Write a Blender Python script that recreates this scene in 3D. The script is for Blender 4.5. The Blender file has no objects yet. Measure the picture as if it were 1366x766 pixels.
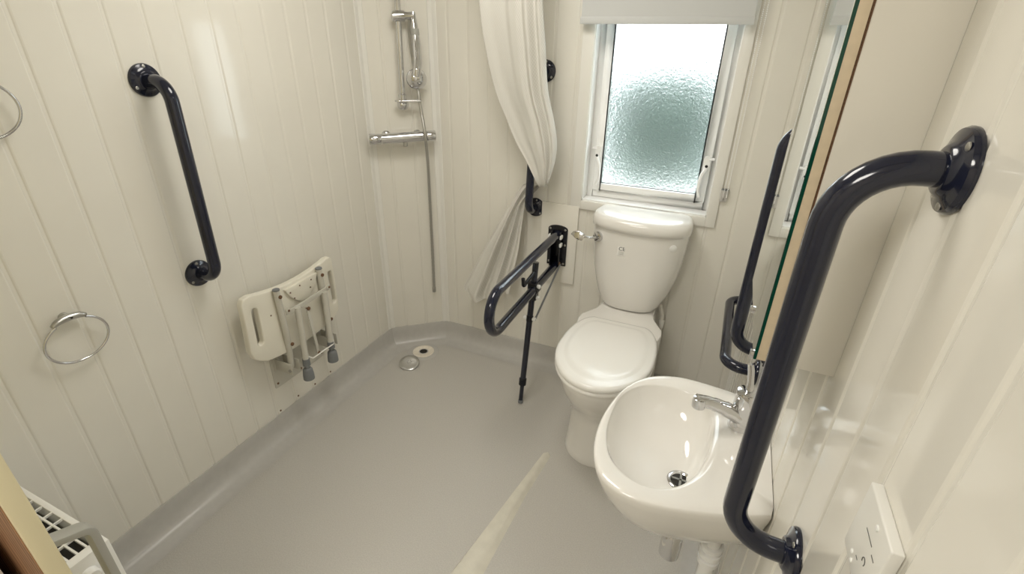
import bpy, bmesh, math, random
from mathutils import Vector, Matrix
random.seed(4)
PI = math.pi
sc = bpy.context.scene
col = sc.collection

# ------------------------------------------------------------------ camera
F_PX, YAW, PITCH, ROLL = 652.69, 0.4064, 0.4612, 0.0205
CAM = Vector((1.5406, -0.075, 1.5323))
fw = Vector((-math.sin(YAW) * math.cos(PITCH), math.cos(YAW) * math.cos(PITCH), -math.sin(PITCH)))
r0 = Vector((math.cos(YAW), math.sin(YAW), 0)); u0 = r0.cross(fw)
rt = r0 * math.cos(ROLL) + u0 * math.sin(ROLL)
up = u0 * math.cos(ROLL) - r0 * math.sin(ROLL)
cd = bpy.data.cameras.new('camera'); cam = bpy.data.objects.new('camera', cd); col.objects.link(cam)
M = Matrix((rt, up, -fw)).transposed().to_4x4(); M.translation = CAM
cam.matrix_world = M
cd.sensor_width = 36; cd.lens = 36 * F_PX / 1366; cd.clip_start = 0.01
sc.camera = cam

# ------------------------------------------------------------------ world and light
w = bpy.data.worlds.new('overcast_sky'); sc.world = w; w.use_nodes = True
bg = w.node_tree.nodes['Background']
bg.inputs[0].default_value = (0.90, 0.96, 1.0, 1); bg.inputs[1].default_value = 7.0
sc.view_settings.view_transform = 'Standard'; sc.view_settings.look = 'None'
sc.view_settings.gamma = 1; sc.view_settings.use_curve_mapping = False
sc.view_settings.exposure = -0.2
LAMP_W = 13.5

# ------------------------------------------------------------------ materials
def mat(name, c, rough=.4, metal=0, spec=.5, coat=0, noise=0, nscale=20, bump=0, bscale=200, emit=0, trans=0, ior=1.45):
    m = bpy.data.materials.new(name); m.use_nodes = True
    nt = m.node_tree; b = nt.nodes['Principled BSDF']
    b.inputs['Base Color'].default_value = (*c, 1); b.inputs['Roughness'].default_value = rough
    b.inputs['Metallic'].default_value = metal; b.inputs['Specular IOR Level'].default_value = spec
    b.inputs['Coat Weight'].default_value = coat; b.inputs['Coat Roughness'].default_value = .05
    b.inputs['IOR'].default_value = ior
    if trans: b.inputs['Transmission Weight'].default_value = trans
    if emit:
        b.inputs['Emission Color'].default_value = (*c, 1); b.inputs['Emission Strength'].default_value = emit
    tc = nt.nodes.new('ShaderNodeTexCoord')
    if noise:
        n = nt.nodes.new('ShaderNodeTexNoise'); n.inputs['Scale'].default_value = nscale; n.inputs['Detail'].default_value = 5
        nt.links.new(tc.outputs['Object'], n.inputs['Vector'])
        rp = nt.nodes.new('ShaderNodeValToRGB')
        rp.color_ramp.elements[0].position = .3; rp.color_ramp.elements[1].position = .7
        rp.color_ramp.elements[0].color = (*[x * (1 - noise) for x in c], 1)
        rp.color_ramp.elements[1].color = (*[min(1, x * (1 + noise)) for x in c], 1)
        nt.links.new(n.outputs['Fac'], rp.inputs[0]); nt.links.new(rp.outputs[0], b.inputs['Base Color'])
    if bump:
        n = nt.nodes.new('ShaderNodeTexNoise'); n.inputs['Scale'].default_value = bscale; n.inputs['Detail'].default_value = 3
        nt.links.new(tc.outputs['Object'], n.inputs['Vector'])
        bp = nt.nodes.new('ShaderNodeBump'); bp.inputs['Strength'].default_value = bump; bp.inputs['Distance'].default_value = .002
        nt.links.new(n.outputs['Fac'], bp.inputs['Height']); nt.links.new(bp.outputs[0], b.inputs['Normal'])
    return m
PVC = mat('cream_pvc', (.80, .775, .70), .09, noise=.015, nscale=6)
TRIM = mat('cream_trim', (.84, .825, .77), .2)
WHITE = mat('white_upvc', (.92, .92, .90), .25)
CERAM = mat('white_ceramic', (.84, .82, .775), .07, coat=.5)
SEATP = mat('white_seat_plastic', (.86, .845, .80), .15)
CHAIRP = mat('ivory_plastic', (.80, .765, .66), .3)
CHAIRM = mat('ivory_tube', (.60, .58, .51), .3)
CHROME = mat('chrome', (.66, .66, .67), .07, metal=1)
STEEL = mat('brushed_steel', (.50, .495, .475), .28, metal=1)
NAVY = mat('navy_powder_coat', (.008, .0105, .026), .13, coat=.4)
NAVYM = mat('navy_moulded', (.006, .007, .012), .22)
RUST_GAP = mat('rust_and_gap_shade', (.16, .085, .045), .6, noise=.3, nscale=400)  # rust on fixings; also the painted shade of the cabinet door gap
SCREW = mat('grey_screw', (.42, .41, .38), .35, metal=.8)
RUBBER = mat('grey_rubber', (.19, .20, .205), .55)
DARK = mat('dark_void', (.02, .018, .015), .6)
VINYL = mat('grey_vinyl', (.52, .50, .46), .38, noise=.09, nscale=260, bump=.25, bscale=330)
COVE = mat('grey_vinyl_cove', (.51, .495, .465), .28, noise=.03, nscale=40)
STRIPM = mat('cream_threshold', (.66, .63, .54), .4, noise=.06, nscale=25)
BLIND = mat('grey_blind_fabric', (.60, .61, .60), .7, bump=.2, bscale=900)
BROWN = mat('brown_wood_laminate', (.13, .062, .03), .45)
DOORC = mat('cream_door_edge', (.78, .70, .47), .5)
SATIN = mat('satin_grey_handle', (.44, .44, .41), .4, metal=.25)
BOARDM = mat('cream_board', (.72, .60, .43), .5, noise=.05, nscale=60)
CABM = mat('cream_cabinet_panel', (.83, .80, .72), .22)
MIRROR = mat('mirror_silver', (.90, .93, .91), .0, metal=1)
GREENG = mat('green_glass_edge', (.006, .06, .038), .1)
PRINT = mat('grey_print', (.10, .10, .09), .6)
BOXW = mat('white_box_plastic', (.80, .79, .74), .3)
PAPER = mat('white_sticker', (.85, .85, .82), .5)
STICK = mat('clear_sticker', (.86, .85, .81), .4)
BLACKP = mat('black_print', (.02, .02, .02), .6)
DRAINM = mat('ivory_drain', (.82, .76, .65), .4, noise=.08, nscale=80)
CLEARP = mat('grey_clear_plastic', (.50, .48, .45), .3)
LEAF = mat('dark_green_leaves', (.05, .072, .062), .6, noise=.6, nscale=9)
LEAFB = mat('bark', (.08, .055, .035), .8)
PATIO = mat('pale_patio', (.62, .62, .6), .8, noise=.08, nscale=8)
HALLM = mat('hall_cream', (.66, .62, .54), .5)
CEIL = mat('white_ceiling', (.82, .80, .75), .5)
HALLFILL = mat('hall_fill_glow', (1.0, .96, .89), .4, emit=LAMP_W * 1.5)  # glow of the added hallway fill lamp
LAMPM = mat('lamp_diffuser', (1.0, .96, .89), .4, emit=LAMP_W)
RINGW = mat('lamp_white', (.8, .8, .78), .3)

# wood grain
nt = BROWN.node_tree; b = nt.nodes['Principled BSDF']
wv = nt.nodes.new('ShaderNodeTexWave'); wv.inputs['Scale'].default_value = 9; wv.inputs['Distortion'].default_value = 9; wv.inputs['Detail'].default_value = 4
mp = nt.nodes.new('ShaderNodeMapping'); mp.inputs['Scale'].default_value = (3, 3, .35)
tc = nt.nodes.new('ShaderNodeTexCoord'); nt.links.new(tc.outputs['Object'], mp.inputs[0]); nt.links.new(mp.outputs[0], wv.inputs[0])
rp = nt.nodes.new('ShaderNodeValToRGB'); rp.color_ramp.elements[0].color = (.17, .08, .04, 1); rp.color_ramp.elements[1].color = (.40, .22, .115, 1)
nt.links.new(wv.outputs[0], rp.inputs[0]); nt.links.new(rp.outputs[0], b.inputs['Base Color'])

# obscured glass: rough refraction with a hammered relief
GLASS = mat('obscured_glass', (.93, .97, .955), .5, trans=1, ior=1.2, bump=1.0, bscale=130)
for n_ in GLASS.node_tree.nodes:
    if n_.type == 'BUMP': n_.inputs['Distance'].default_value = .008
# shower curtain: thin white woven cloth
CURT = bpy.data.materials.new('white_curtain_cloth'); CURT.use_nodes = True
nt = CURT.node_tree; b = nt.nodes['Principled BSDF']; b.inputs['Base Color'].default_value = (.86, .845, .80, 1); b.inputs['Roughness'].default_value = .55
tr = nt.nodes.new('ShaderNodeBsdfTranslucent'); tr.inputs[0].default_value = (.86, .84, .77, 1)
mx = nt.nodes.new('ShaderNodeMixShader'); mx.inputs[0].default_value = .3
uvn = nt.nodes.new('ShaderNodeUVMap')
ck = nt.nodes.new('ShaderNodeTexChecker'); ck.inputs['Scale'].default_value = 150; ck.inputs['Color1'].default_value = (.90, .885, .84, 1); ck.inputs['Color2'].default_value = (.80, .785, .735, 1)
nt.links.new(uvn.outputs[0], ck.inputs[0])
bp = nt.nodes.new('ShaderNodeBump'); bp.inputs['Strength'].default_value = .18; bp.inputs['Distance'].default_value = .001
nt.links.new(ck.outputs['Color'], b.inputs['Base Color']); nt.links.new(ck.outputs['Fac'], bp.inputs['Height']); nt.links.new(bp.outputs[0], b.inputs['Normal'])
nt.links.new(b.outputs[0], mx.inputs[1]); nt.links.new(tr.outputs[0], mx.inputs[2])
nt.links.new(mx.outputs[0], nt.nodes['Material Output'].inputs[0])

# ------------------------------------------------------------------ helpers
WLOC = {}
def tag(o, label=None, cat=None, group=None, kind=None):
    if label: o['label'] = label
    if cat: o['category'] = cat
    if group: o['group'] = group
    if kind: o['kind'] = kind
    return o
def empty(name, loc, label=None, cat=None, group=None):
    o = bpy.data.objects.new(name, None); col.objects.link(o); o.location = loc; o.empty_display_size = .05
    WLOC[o.name] = Vector(loc)
    return tag(o, label, cat, group)
def put(o, parent):
    col.objects.link(o)
    if parent:
        o.parent = parent; o.matrix_parent_inverse = Matrix.Translation(-WLOC[parent.name])
def obj(name, vf, m, parent=None, smooth=True, angle=40, bevel=0, seg=2):
    """link one mesh object, given in world coordinates, origin at its base centre"""
    v, f = vf
    lo = [min(p[i] for p in v) for i in range(3)]; hi = [max(p[i] for p in v) for i in range(3)]
    c = Vector(((lo[0] + hi[0]) / 2, (lo[1] + hi[1]) / 2, lo[2]))
    me = bpy.data.meshes.new(name); me.from_pydata([Vector(p) - c for p in v], [], f)
    bm = bmesh.new(); bm.from_mesh(me)
    bmesh.ops.remove_doubles(bm, verts=bm.verts, dist=1e-6)
    bmesh.ops.recalc_face_normals(bm, faces=bm.faces)
    if bevel:
        es = [e for e in bm.edges if len(e.link_faces) == 2 and e.calc_face_angle(0) > .6]
        bmesh.ops.bevel(bm, geom=es, offset=bevel, segments=seg, profile=.5, affect='EDGES')
    if smooth:
        for fc in bm.faces: fc.smooth = True
        for e in bm.edges:
            if len(e.link_faces) == 2 and e.calc_face_angle(0) > math.radians(angle): e.smooth = False
    bm.to_mesh(me); bm.free()
    me.materials.append(m)
    o = bpy.data.objects.new(name, me); o.location = c
    put(o, parent); WLOC[o.name] = c.copy()
    return o
def inst(o, d, parent='same'):
    c = o.copy(); p = o.parent if parent == 'same' else parent
    c.parent = None; col.objects.link(c)
    if p: c.parent = p; c.matrix_parent_inverse = Matrix.Translation(-WLOC[p.name])
    c.location = WLOC[o.name] + Vector(d); WLOC[c.name] = c.location.copy()
    return c
def copy_thing(root, d, label=None):
    d = Vector(d)
    r = root.copy(); r.parent = None; col.objects.link(r)
    r.location = WLOC[root.name] + d; WLOC[r.name] = r.location.copy()
    if label: r['label'] = label
    for ch in list(root.children):
        c = inst(ch, d, r)
        for g in list(ch.children): inst(g, d, c)
    return r
def join(*parts):
    V, F_ = [], []
    for v, f in parts:
        k = len(V); V += [tuple(p) for p in v]; F_ += [tuple(i + k for i in q) for q in f]
    return V, F_
def box(x0, x1, y0, y1, z0, z1):
    v = [(x, y, z) for x in (x0, x1) for y in (y0, y1) for z in (z0, z1)]
    return v, [(0, 1, 3, 2), (4, 6, 7, 5), (0, 4, 5, 1), (2, 3, 7, 6), (0, 2, 6, 4), (1, 5, 7, 3)]
def basis(n):
    n = Vector(n).normalized(); a = Vector((0, 0, 1)) if abs(n.z) < .9 else Vector((1, 0, 0))
    u = n.cross(a).normalized(); return u, n.cross(u).normalized(), n
def tube(pts, r, seg=16, cap=True):
    pts = [Vector(p) for p in pts]; n = len(pts)
    R_ = r if isinstance(r, (list, tuple)) else [r] * n
    V, F_ = [], []
    t0 = (pts[1] - pts[0]).normalized(); u, v, _ = basis(t0)
    for i in range(n):
        t = (pts[min(i + 1, n - 1)] - pts[max(i - 1, 0)]).normalized()
        u = (u - t * u.dot(t)).normalized(); v = t.cross(u)
        for k in range(seg):
            a = 2 * PI * k / seg
            V.append(pts[i] + (u * math.cos(a) + v * math.sin(a)) * R_[i])
    for i in range(n - 1):
        for k in range(seg):
            F_.append((i * seg + k, i * seg + (k + 1) % seg, (i + 1) * seg + (k + 1) % seg, (i + 1) * seg + k))
    if cap:
        F_.append(tuple(range(seg))[::-1]); F_.append(tuple((n - 1) * seg + k for k in range(seg)))
    return V, F_
def fillet(pts, rad, n=8):
    pts = [Vector(p) for p in pts]; out = [pts[0]]
    for i in range(1, len(pts) - 1):
        a, p, c = pts[i - 1], pts[i], pts[i + 1]
        d1 = (a - p).normalized(); d2 = (c - p).normalized(); ang = d1.angle(d2)
        if ang > 3.1: out.append(p); continue
        rr = rad[i - 1] if isinstance(rad, (list, tuple)) else rad
        L = rr / math.tan(ang / 2); cen = p + (d1 + d2).normalized() * (rr / math.sin(ang / 2))
        s = p + d1 * L - cen; e = p + d2 * L - cen; tot = s.angle(e)
        for k in range(n + 1):
            f = k / n
            out.append(cen + (s * math.sin((1 - f) * tot) + e * math.sin(f * tot)) / math.sin(tot))
    out.append(pts[-1]); return out
def lathe(prof, o, axis, seg=24):
    """prof: (radius, height) list; closed with end fans"""
    u, v, n = basis(axis); o = Vector(o); V, F_ = [], []
    for r, h in prof:
        for k in range(seg):
            a = 2 * PI * k / seg; V.append(o + n * h + (u * math.cos(a) + v * math.sin(a)) * r)
    m = len(prof)
    for i in range(m - 1):
        for k in range(seg):
            F_.append((i * seg + k, i * seg + (k + 1) % seg, (i + 1) * seg + (k + 1) % seg, (i + 1) * seg + k))
    F_.append(tuple(range(seg))[::-1]); F_.append(tuple((m - 1) * seg + k for k in range(seg)))
    return V, F_
def loft(rings, cap0=True, cap1=True):
    n = len(rings[0]); V = [p for r in rings for p in r]; F_ = []
    for i in range(len(rings) - 1):
        for k in range(n):
            F_.append((i * n + k, i * n + (k + 1) % n, (i + 1) * n + (k + 1) % n, (i + 1) * n + k))
    if cap0: F_.append(tuple(range(n))[::-1])
    if cap1: F_.append(tuple((len(rings) - 1) * n + k for k in range(n)))
    return V, F_
def prism(poly, fn, d0, d1):
    """extrude a 2-D polygon; fn(a, b, d) -> world"""
    n = len(poly)
    V = [fn(a, b, d0) for a, b in poly] + [fn(a, b, d1) for a, b in poly]
    F_ = [tuple(range(n))[::-1], tuple(range(n, 2 * n))] + [(k, (k + 1) % n, n + (k + 1) % n, n + k) for k in range(n)]
    return V, F_
def rrect(a0, a1, b0, b1, r, n=5):
    out = []
    for ca, cb, s in ((a1 - r, b1 - r, 0), (a0 + r, b1 - r, 1), (a0 + r, b0 + r, 2), (a1 - r, b0 + r, 3)):
        for k in range(n + 1):
            t = (s + k / n) * PI / 2; out.append((ca + r * math.cos(t), cb + r * math.sin(t)))
    return out
def spline(P, n=6, closed=True):
    out = []; m = len(P)
    for i in range(m if closed else m - 1):
        p = [Vector(P[(i + k) % m] if closed else P[max(0, min(m - 1, i + k))]) for k in (-1, 0, 1, 2)]
        for k in range(n):
            t = k / n
            out.append(.5 * (2 * p[1] + (p[2] - p[0]) * t + (2 * p[0] - 5 * p[1] + 4 * p[2] - p[3]) * t * t + (3 * p[1] - p[0] - 3 * p[2] + p[3]) * t ** 3))
    if not closed: out.append(Vector(P[-1]))
    return out

# ------------------------------------------------------------------ room dimensions
W, D, HC, ZC = 1.7582, 2.0127, 0.10, 2.20
XA, YA = 0.236, 1.8094            # the diagonal corner panel runs (0, YA) - (XA, D)
Y0 = -0.03
GD = .0025                        # groove depth

# ------------------------------------------------------------------ shell
floor = obj('floor', box(-.05, W + .05, -1.4, D + .05, -.05, 0), VINYL, smooth=False); tag(floor, kind='structure')
ceil = obj('ceiling', box(-.05, W + .05, -1.4, D + .1, ZC, ZC + .05), CEIL, smooth=False); tag(ceil, kind='structure')
wl = obj('wall_left', box(-.06, -.008, -1.4, YA + .03, 0, ZC), PVC, smooth=False); tag(wl, kind='structure')
wr = obj('wall_right', box(W + .008, W + .06, -1.4, D + .06, 0, ZC), PVC, smooth=False); tag(wr, kind='structure')
HX0, HX1, HZ0, HZ1 = .973, 1.503, .912, 1.86     # window opening
wb = obj('wall_back', join(box(XA - .05, HX0, D + .008, D + .09, 0, ZC), box(HX1, W + .06, D + .008, D + .09, 0, ZC),
                           box(HX0, HX1, D + .008, D + .09, 0, HZ0), box(HX0, HX1, D + .008, D + .09, HZ1, ZC)), PVC, smooth=False)
tag(wb, kind='structure')
DV = Vector((XA, D - YA, 0)).normalized(); DN = Vector((DV.y, -DV.x, 0)); DL = math.hypot(XA, D - YA)
DA = Vector((0, YA, 0))
def dg(s, off, z): return DA + DV * s + DN * off + Vector((0, 0, z))
wc = obj('wall_corner', prism([(0, 0), (DL, 0), (DL, ZC), (0, ZC)], lambda a, b, d: dg(a, d, b), -.03, -.008), PVC, smooth=False)
tag(wc, kind='structure')
wn = obj('wall_near', join(box(0, .62, -.03, .055, 0, ZC), box(.62, W, -.03, .055, 2.13, ZC)), HALLM, smooth=False); tag(wn, kind='structure')
wh = obj('wall_hallway', box(-.05, W + .05, -1.45, -1.4, 0, ZC), HALLM, smooth=False); tag(wh, kind='structure')

# cladding boards: flat face with a recessed tongue on one side
def board(parent, fn, a0, a1, z0, z1, g=.007):
    prof = [(a0, -.008), (a0, -GD), (a0 + g, -GD), (a0 + g + .003, -.0008), (a0 + g + .006, 0), (a1 - .004, 0), (a1 - .0015, -.0008), (a1, -GD), (a1, -.008)]
    n = len(prof)
    V = [fn(a, d, z) for z in (z0, z1) for a, d in prof]
    F_ = [tuple(range(n)), tuple(range(n, 2 * n))] + [(k, (k + 1) % n, n + (k + 1) % n, n + k) for k in range(n)]
    return V, F_
lf = lambda a, d, z: (d, a, z)
first = None
for k in range(-5, 14):
    y = .4125 + .1 * k
    a1 = min(y + .1, YA)
    if a1 - y > .0999:
        if first is None: first = obj('board', board(wl, lf, y, a1, .03, ZC), PVC, wl, angle=12); fy = y
        else: inst(first, (0, y - fy, 0))
    else: obj('board', board(wl, lf, y, a1, .03, ZC), PVC, wl, angle=12)
for s0, s1 in ((0, .082), (.082, .194), (.194, DL)):
    obj('board', board(wc, lambda a, d, z: dg(a, d, z), s0, s1, .03, ZC), PVC, wc, angle=12)
rf = lambda a, d, z: (W - d, a, z)
first = None
for k in range(-6, 15):
    y = .5299 + .1 * k
    a1 = min(y + .1, D)
    if a1 - y > .0999:
        if first is None: first = obj('board', board(wr, rf, y, a1, .03, ZC), PVC, wr, angle=12); fy = y
        else: inst(first, (0, y - fy, 0))
    else: obj('board', board(wr, rf, y, a1, .03, ZC), PVC, wr, angle=12)
bf = lambda a, d, z: (a, D - d, z)
for k in range(0, 16):
    a0, a1 = max(.205 + .1 * k, XA), min(.305 + .1 * k, W)
    if a1 <= HX0 or a0 >= HX1:
        obj('board', board(wb, bf, a0, a1, .03, ZC), PVC, wb, angle=12)
    elif a0 < HX0:
        obj('board', join(board(wb, bf, a0, a1, .03, HZ0), board(wb, bf, a0, HX0, HZ0, ZC)), PVC, wb, angle=12)
    else:
        obj('board', board(wb, bf, a0, a1, .03, HZ0), PVC, wb, angle=12)
        obj('board', board(wb, bf, a0, min(a1, HX1), HZ1, ZC), PVC, wb, angle=12)
# rusty fixing marks where the boards end above the floor cove
for y, z in ((1.114, .118), (1.214, .113), (1.314, .116), (1.014, .112)):
    obj('screw', lathe([(.0045, 0), (.004, .0015), (.002, .002)], (0, y + .02, z), (1, 0, 0), 10), RUST_GAP, wl)

# vinyl floor turned up at the walls
path = [(0, -1.0), (0, YA), (XA, D), (W, D), (W, -1.0)]
prof = [(-.004, .1), (.003, .1), (.005, .095), (.008, .07), (.013, .045), (.022, .024), (.034, .011), (.048, .0045), (.060, .0030), (.064, .0018), (.10, .0012)]
rows = []
for d, z in prof:
    row = []
    for i, p in enumerate(path):
        p = Vector(p); ns = []
        for a, b_ in ((i - 1, i), (i, i + 1)):
            if a >= 0 and b_ < len(path):
                t = (Vector(path[b_]) - Vector(path[a])).normalized(); ns.append(Vector((t.y, -t.x)))
        m_ = ns[0] if len(ns) == 1 else (ns[0] + ns[1]) / (1 + ns[0].dot(ns[1]))
        q = p + m_ * d; row.append((q.x, q.y, z))
    rows.append(row)
for i, nm in enumerate(('baseboard_left', 'baseboard_corner', 'baseboard_back', 'baseboard_right')):
    V = [r[j] for r in rows for j in (i, i + 1)] + [(rows[0][i][0], rows[0][i][1], .0), (rows[0][i + 1][0], rows[0][i + 1][1], 0)]
    n = len(rows)
    F_ = [(2 * k, 2 * k + 1, 2 * k + 3, 2 * k + 2) for k in range(n - 1)]
    tag(obj(nm, (V, F_), COVE, angle=60), kind='structure')

# corner trims (smooth cover strips)
def vstrip(name, p0, p1, nrm, t, z0=.1, z1=ZC):
    p0, p1, nrm = Vector(p0), Vector(p1), Vector(nrm).normalized()
    V = []
    for z in (z0, z1):
        for p, h in ((p0, -.004), (p0, t * .5), (p0.lerp(p1, .12), t), (p0.lerp(p1, .88), t), (p1, t * .5), (p1, -.004)):
            q = p + nrm * h; V.append((q.x, q.y, z))
    F_ = [(0, 1, 2, 3, 4, 5), (6, 7, 8, 9, 10, 11)] + [(k, (k + 1) % 6, 6 + (k + 1) % 6, 6 + k) for k in range(6)]
    return V, F_
n1 = (Vector((1, 0, 0)) + DN).normalized(); n2 = (Vector((0, -1, 0)) + DN).normalized()
t1 = join(vstrip('', (0, YA - .022, 0), (.003, YA + .002, 0), (1, 0, 0), .004), vstrip('', dg(0, .003, 0), dg(.022, 0, 0), DN, .004))
t2 = join(vstrip('', dg(DL - .022, 0, 0), dg(DL, .003, 0), DN, .004), vstrip('', (XA, D - .003, 0), (XA + .022, D, 0), (0, -1, 0), .004))
t3 = join(vstrip('', (W - .024, D, 0), (W, D - .003, 0), (0, -1, 0), .004), vstrip('', (W - .003, D, 0), (W, D - .024, 0), (-1, 0, 0), .004))
for i, t in enumerate((t1, t2, t3)): tag(obj('trim_%d' % (i + 1), t, TRIM, angle=20), kind='structure')

# ------------------------------------------------------------------ window
win = obj('window_1', join(box(HX0, HX0 + .004, D - .004, D + .068, HZ0, HZ1), box(HX1 - .004, HX1, D - .004, D + .068, HZ0, HZ1),
                           box(HX0, HX1, D - .004, D + .068, HZ0, HZ0 + .006), box(HX0, HX1, D - .004, D + .068, HZ1 - .004, HZ1)), WHITE, smooth=False)
tag(win, kind='structure')
OX0, OX1, OZ0 = .9246, 1.541, .872
for a in (box(OX0, HX0 + .001, D - .011, D, OZ0, 1.92), box(HX1 - .001, OX1, D - .011, D, OZ0, 1.92),
          box(HX0, HX1, D - .011, D, OZ0, HZ0), box(HX0, HX1, D - .011, D, HZ1, 1.92)):
    obj('architrave', a, TRIM, win, bevel=.003)
def frame(x0, x1, z0, z1, wd, y0, y1):
    return join(box(x0, x0 + wd[0], y0, y1, z0, z1), box(x1 - wd[1], x1, y0, y1, z0, z1),
                box(x0 + wd[0], x1 - wd[1], y0, y1, z0, z0 + wd[2]), box(x0 + wd[0], x1 - wd[1], y0, y1, z1 - wd[3], z1))
obj('window_frame', frame(HX0, HX1, HZ0 + .006, HZ1, (.028, .022, .032, .03), D + .066, D + .10), WHITE, win, bevel=.003)
sash = obj('sash', frame(1.001, 1.481, .950, 1.83, (.033, .035, .032, .035), D + .056, D + .095), WHITE, win, bevel=.005)
obj('bead', frame(1.034, 1.446, .982, 1.795, (.0015, .0015, .0015, .0015), D + .068, D + .075), DARK, sash)
obj('pane', box(1.032, 1.448, D + .072, D + .077, .979, 1.80), GLASS, win, smooth=False)
for x, s in ((1.017, 1), (1.464, -1)):
    z = 1.115
    h = obj('window_handle', join(prism(rrect(x - .013, x + .013, z - .03, z + .03, .010), lambda a, b_, d: (a, d, b_), D + .043, D + .057),
                                  tube(spline([(x - s * .002, D + .044, z - .01), (x + s * .002, D + .034, z - .025), (x + s * .012, D + .03, z - .05), (x + s * .015, D + .03, z - .10), (x + s * .006, D + .033, z - .135)], 5, False), [.007] * 14 + [.006] * 7, 10),
                                  tube([(x - s * .006, D + .045, z + .016), (x - s * .026, D + .05, z + .018)], .006, 10)), WHITE, win, bevel=0)
    obj('keyhole', lathe([(.006, 0), (.0055, .002), (.003, .003)], (x - s * .001, D + .0315, z - .008), (0, -1, -.2), 14), BLACKP, h)

# outside: pale ground and a clipped bush close to the glass
tag(obj('ground', box(-4, 6, D + .12, 9, -.06, 0), PATIO, smooth=False), kind='structure')
bush = empty('bush', (1.17, 2.85, 0), 'dark green bush seen blurred through the frosted window', 'bush')
V, F_ = [], []
bmt = bmesh.new(); bmesh.ops.create_icosphere(bmt, subdivisions=4, radius=1)
for v in bmt.verts:
    p = v.co; k = 1 + .10 * math.sin(7 * p.x + 3 * p.z) * math.cos(6 * p.y + 5 * p.z) + random.uniform(-.05, .05)
    sq = max(abs(p.x), abs(p.z)) ** -.6 if max(abs(p.x), abs(p.z)) > .3 else 1
    V.append((1.175 + p.x * .385 * k * sq, 2.85 + p.y * .2 * k, 1.12 + p.z * .355 * k * sq))
F_ = [tuple(v.index for v in f.verts) for f in bmt.faces]; bmt.free()
obj('foliage', (V, F_), LEAF, bush)
obj('stem', tube([(1.17, 2.85, 0), (1.18, 2.85, .5), (1.17, 2.85, 1.0)], [.03, .025, .02], 10), LEAFB, bush)

# roller blind
bl = empty('roller_blind', (1.226, D - .04, 1.60), 'grey fabric roller blind pulled partly down over the window', 'blind')
obj('fabric', box(.926, 1.527, D - .048, D - .0465, 1.628, 2.03), BLIND, bl, smooth=False)
obj('bottom_bar', prism([(D - .053, 1.605), (D - .053, 1.625), (D - .050, 1.63), (D - .0445, 1.63), (D - .0415, 1.625), (D - .0415, 1.605)], lambda a, b_, d: (d, a, b_), .923, 1.530), BLIND, bl, bevel=.001)
obj('roller', tube([(.926, D - .03, 2.04), (1.53, D - .03, 2.04)], .02, 16), BLIND, bl)
for x in (.915, 1.533): obj('bracket', box(x, x + .008, D - .06, D - .0, 2.0, 2.08), WHITE, bl, bevel=.002)
vb = [lathe([(.0008, -.0022), (.0021, -.001), (.0023, 0), (.0021, .001), (.0008, .0022)], (1.556 + dx, D - .020 - .0 * k, 2.03 - k * .0062), (0, 0, 1), 6) for k in range(166) for dx in (-.006, .006)]
ch = obj('bead_chain', join(*vb), WHITE, bl); ch['kind'] = 'stuff'
cl = empty('chain_clip', (1.549, D, .985), 'small grey clear plastic blind chain clip screwed beside the window', 'clip')
obj('body', box(1.539, 1.566, D - .016, D, .985, 1.035), CLEARP, cl, bevel=.003)
obj('top_edge', box(1.5385, 1.5665, D - .0168, D - .001, 1.031, 1.036), RUBBER, cl)
obj('screw', lathe([(.004, 0), (.003, .002)], (1.552, D - .016, .995), (0, -1, 0), 10), SCREW, cl)

# ------------------------------------------------------------------ grab rails
def flange(o, n):
    return lathe([(.044, 0), (.0445, .004), (.042, .0085), (.034, .0115), (.028, .0135), (.025, .017), (.0235, .018), (.0185, .0182)], o, n, 36)
def grab_rail(A, B, n, label, so=.095, rb=.055, spin=(0., 0.)):
    A, B, n = Vector(A), Vector(B), Vector(n)
    t = empty('grab_rail', A if A.z < B.z else B, label, 'grab rail', 'navy tubular grab rails')
    obj('tube', tube(fillet([A + n * .012, A + n * so, B + n * so, B + n * .012], rb, 10), .0182, 24), NAVY, t)
    for P, sp in ((A, spin[0]), (B, spin[1])):
        fl = obj('flange', flange(P, n), NAVY, t)
        u, v, _ = basis(n)
        for k in range(3):
            a = sp + k * 2 * PI / 3; q = P + n * .0102 + (u * math.cos(a) + v * math.sin(a)) * .0365
            obj('screw', lathe([(.0048, 0), (.0045, .0014), (.003, .0022)], q, n, 12), SCREW, fl)
    return t
grab_rail((0, .861, .831), (0, .87, 1.422), (1, 0, 0), 'navy vertical grab rail on the wall above the towel ring and fold-up shower seat', spin=(.6, .5))
grab_rail((.755, D, .848), (.775, D, 1.434), (0, -1, 0), 'navy vertical grab rail half hidden behind the bunched shower curtain', spin=(.3, .4))
grab_rail((W, .57, .817), (W, .562, 1.425), (-1, 0, 0), 'large navy vertical grab rail on the wall between the washbasin and white switch box', so=.101, rb=.072, spin=(.2, 1.9))
grab_rail((W, 1.33, .735), (W, 1.33, 1.362), (-1, 0, 0), 'navy vertical grab rail standing just beyond the mirror cabinet', so=.096, spin=(.2, .4))
grab_rail((W, 1.43, .60), (W, 1.95, .60), (-1, 0, 0), 'navy horizontal grab rail low on the wall beside the toilet', so=.098, spin=(.2, .4))

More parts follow.
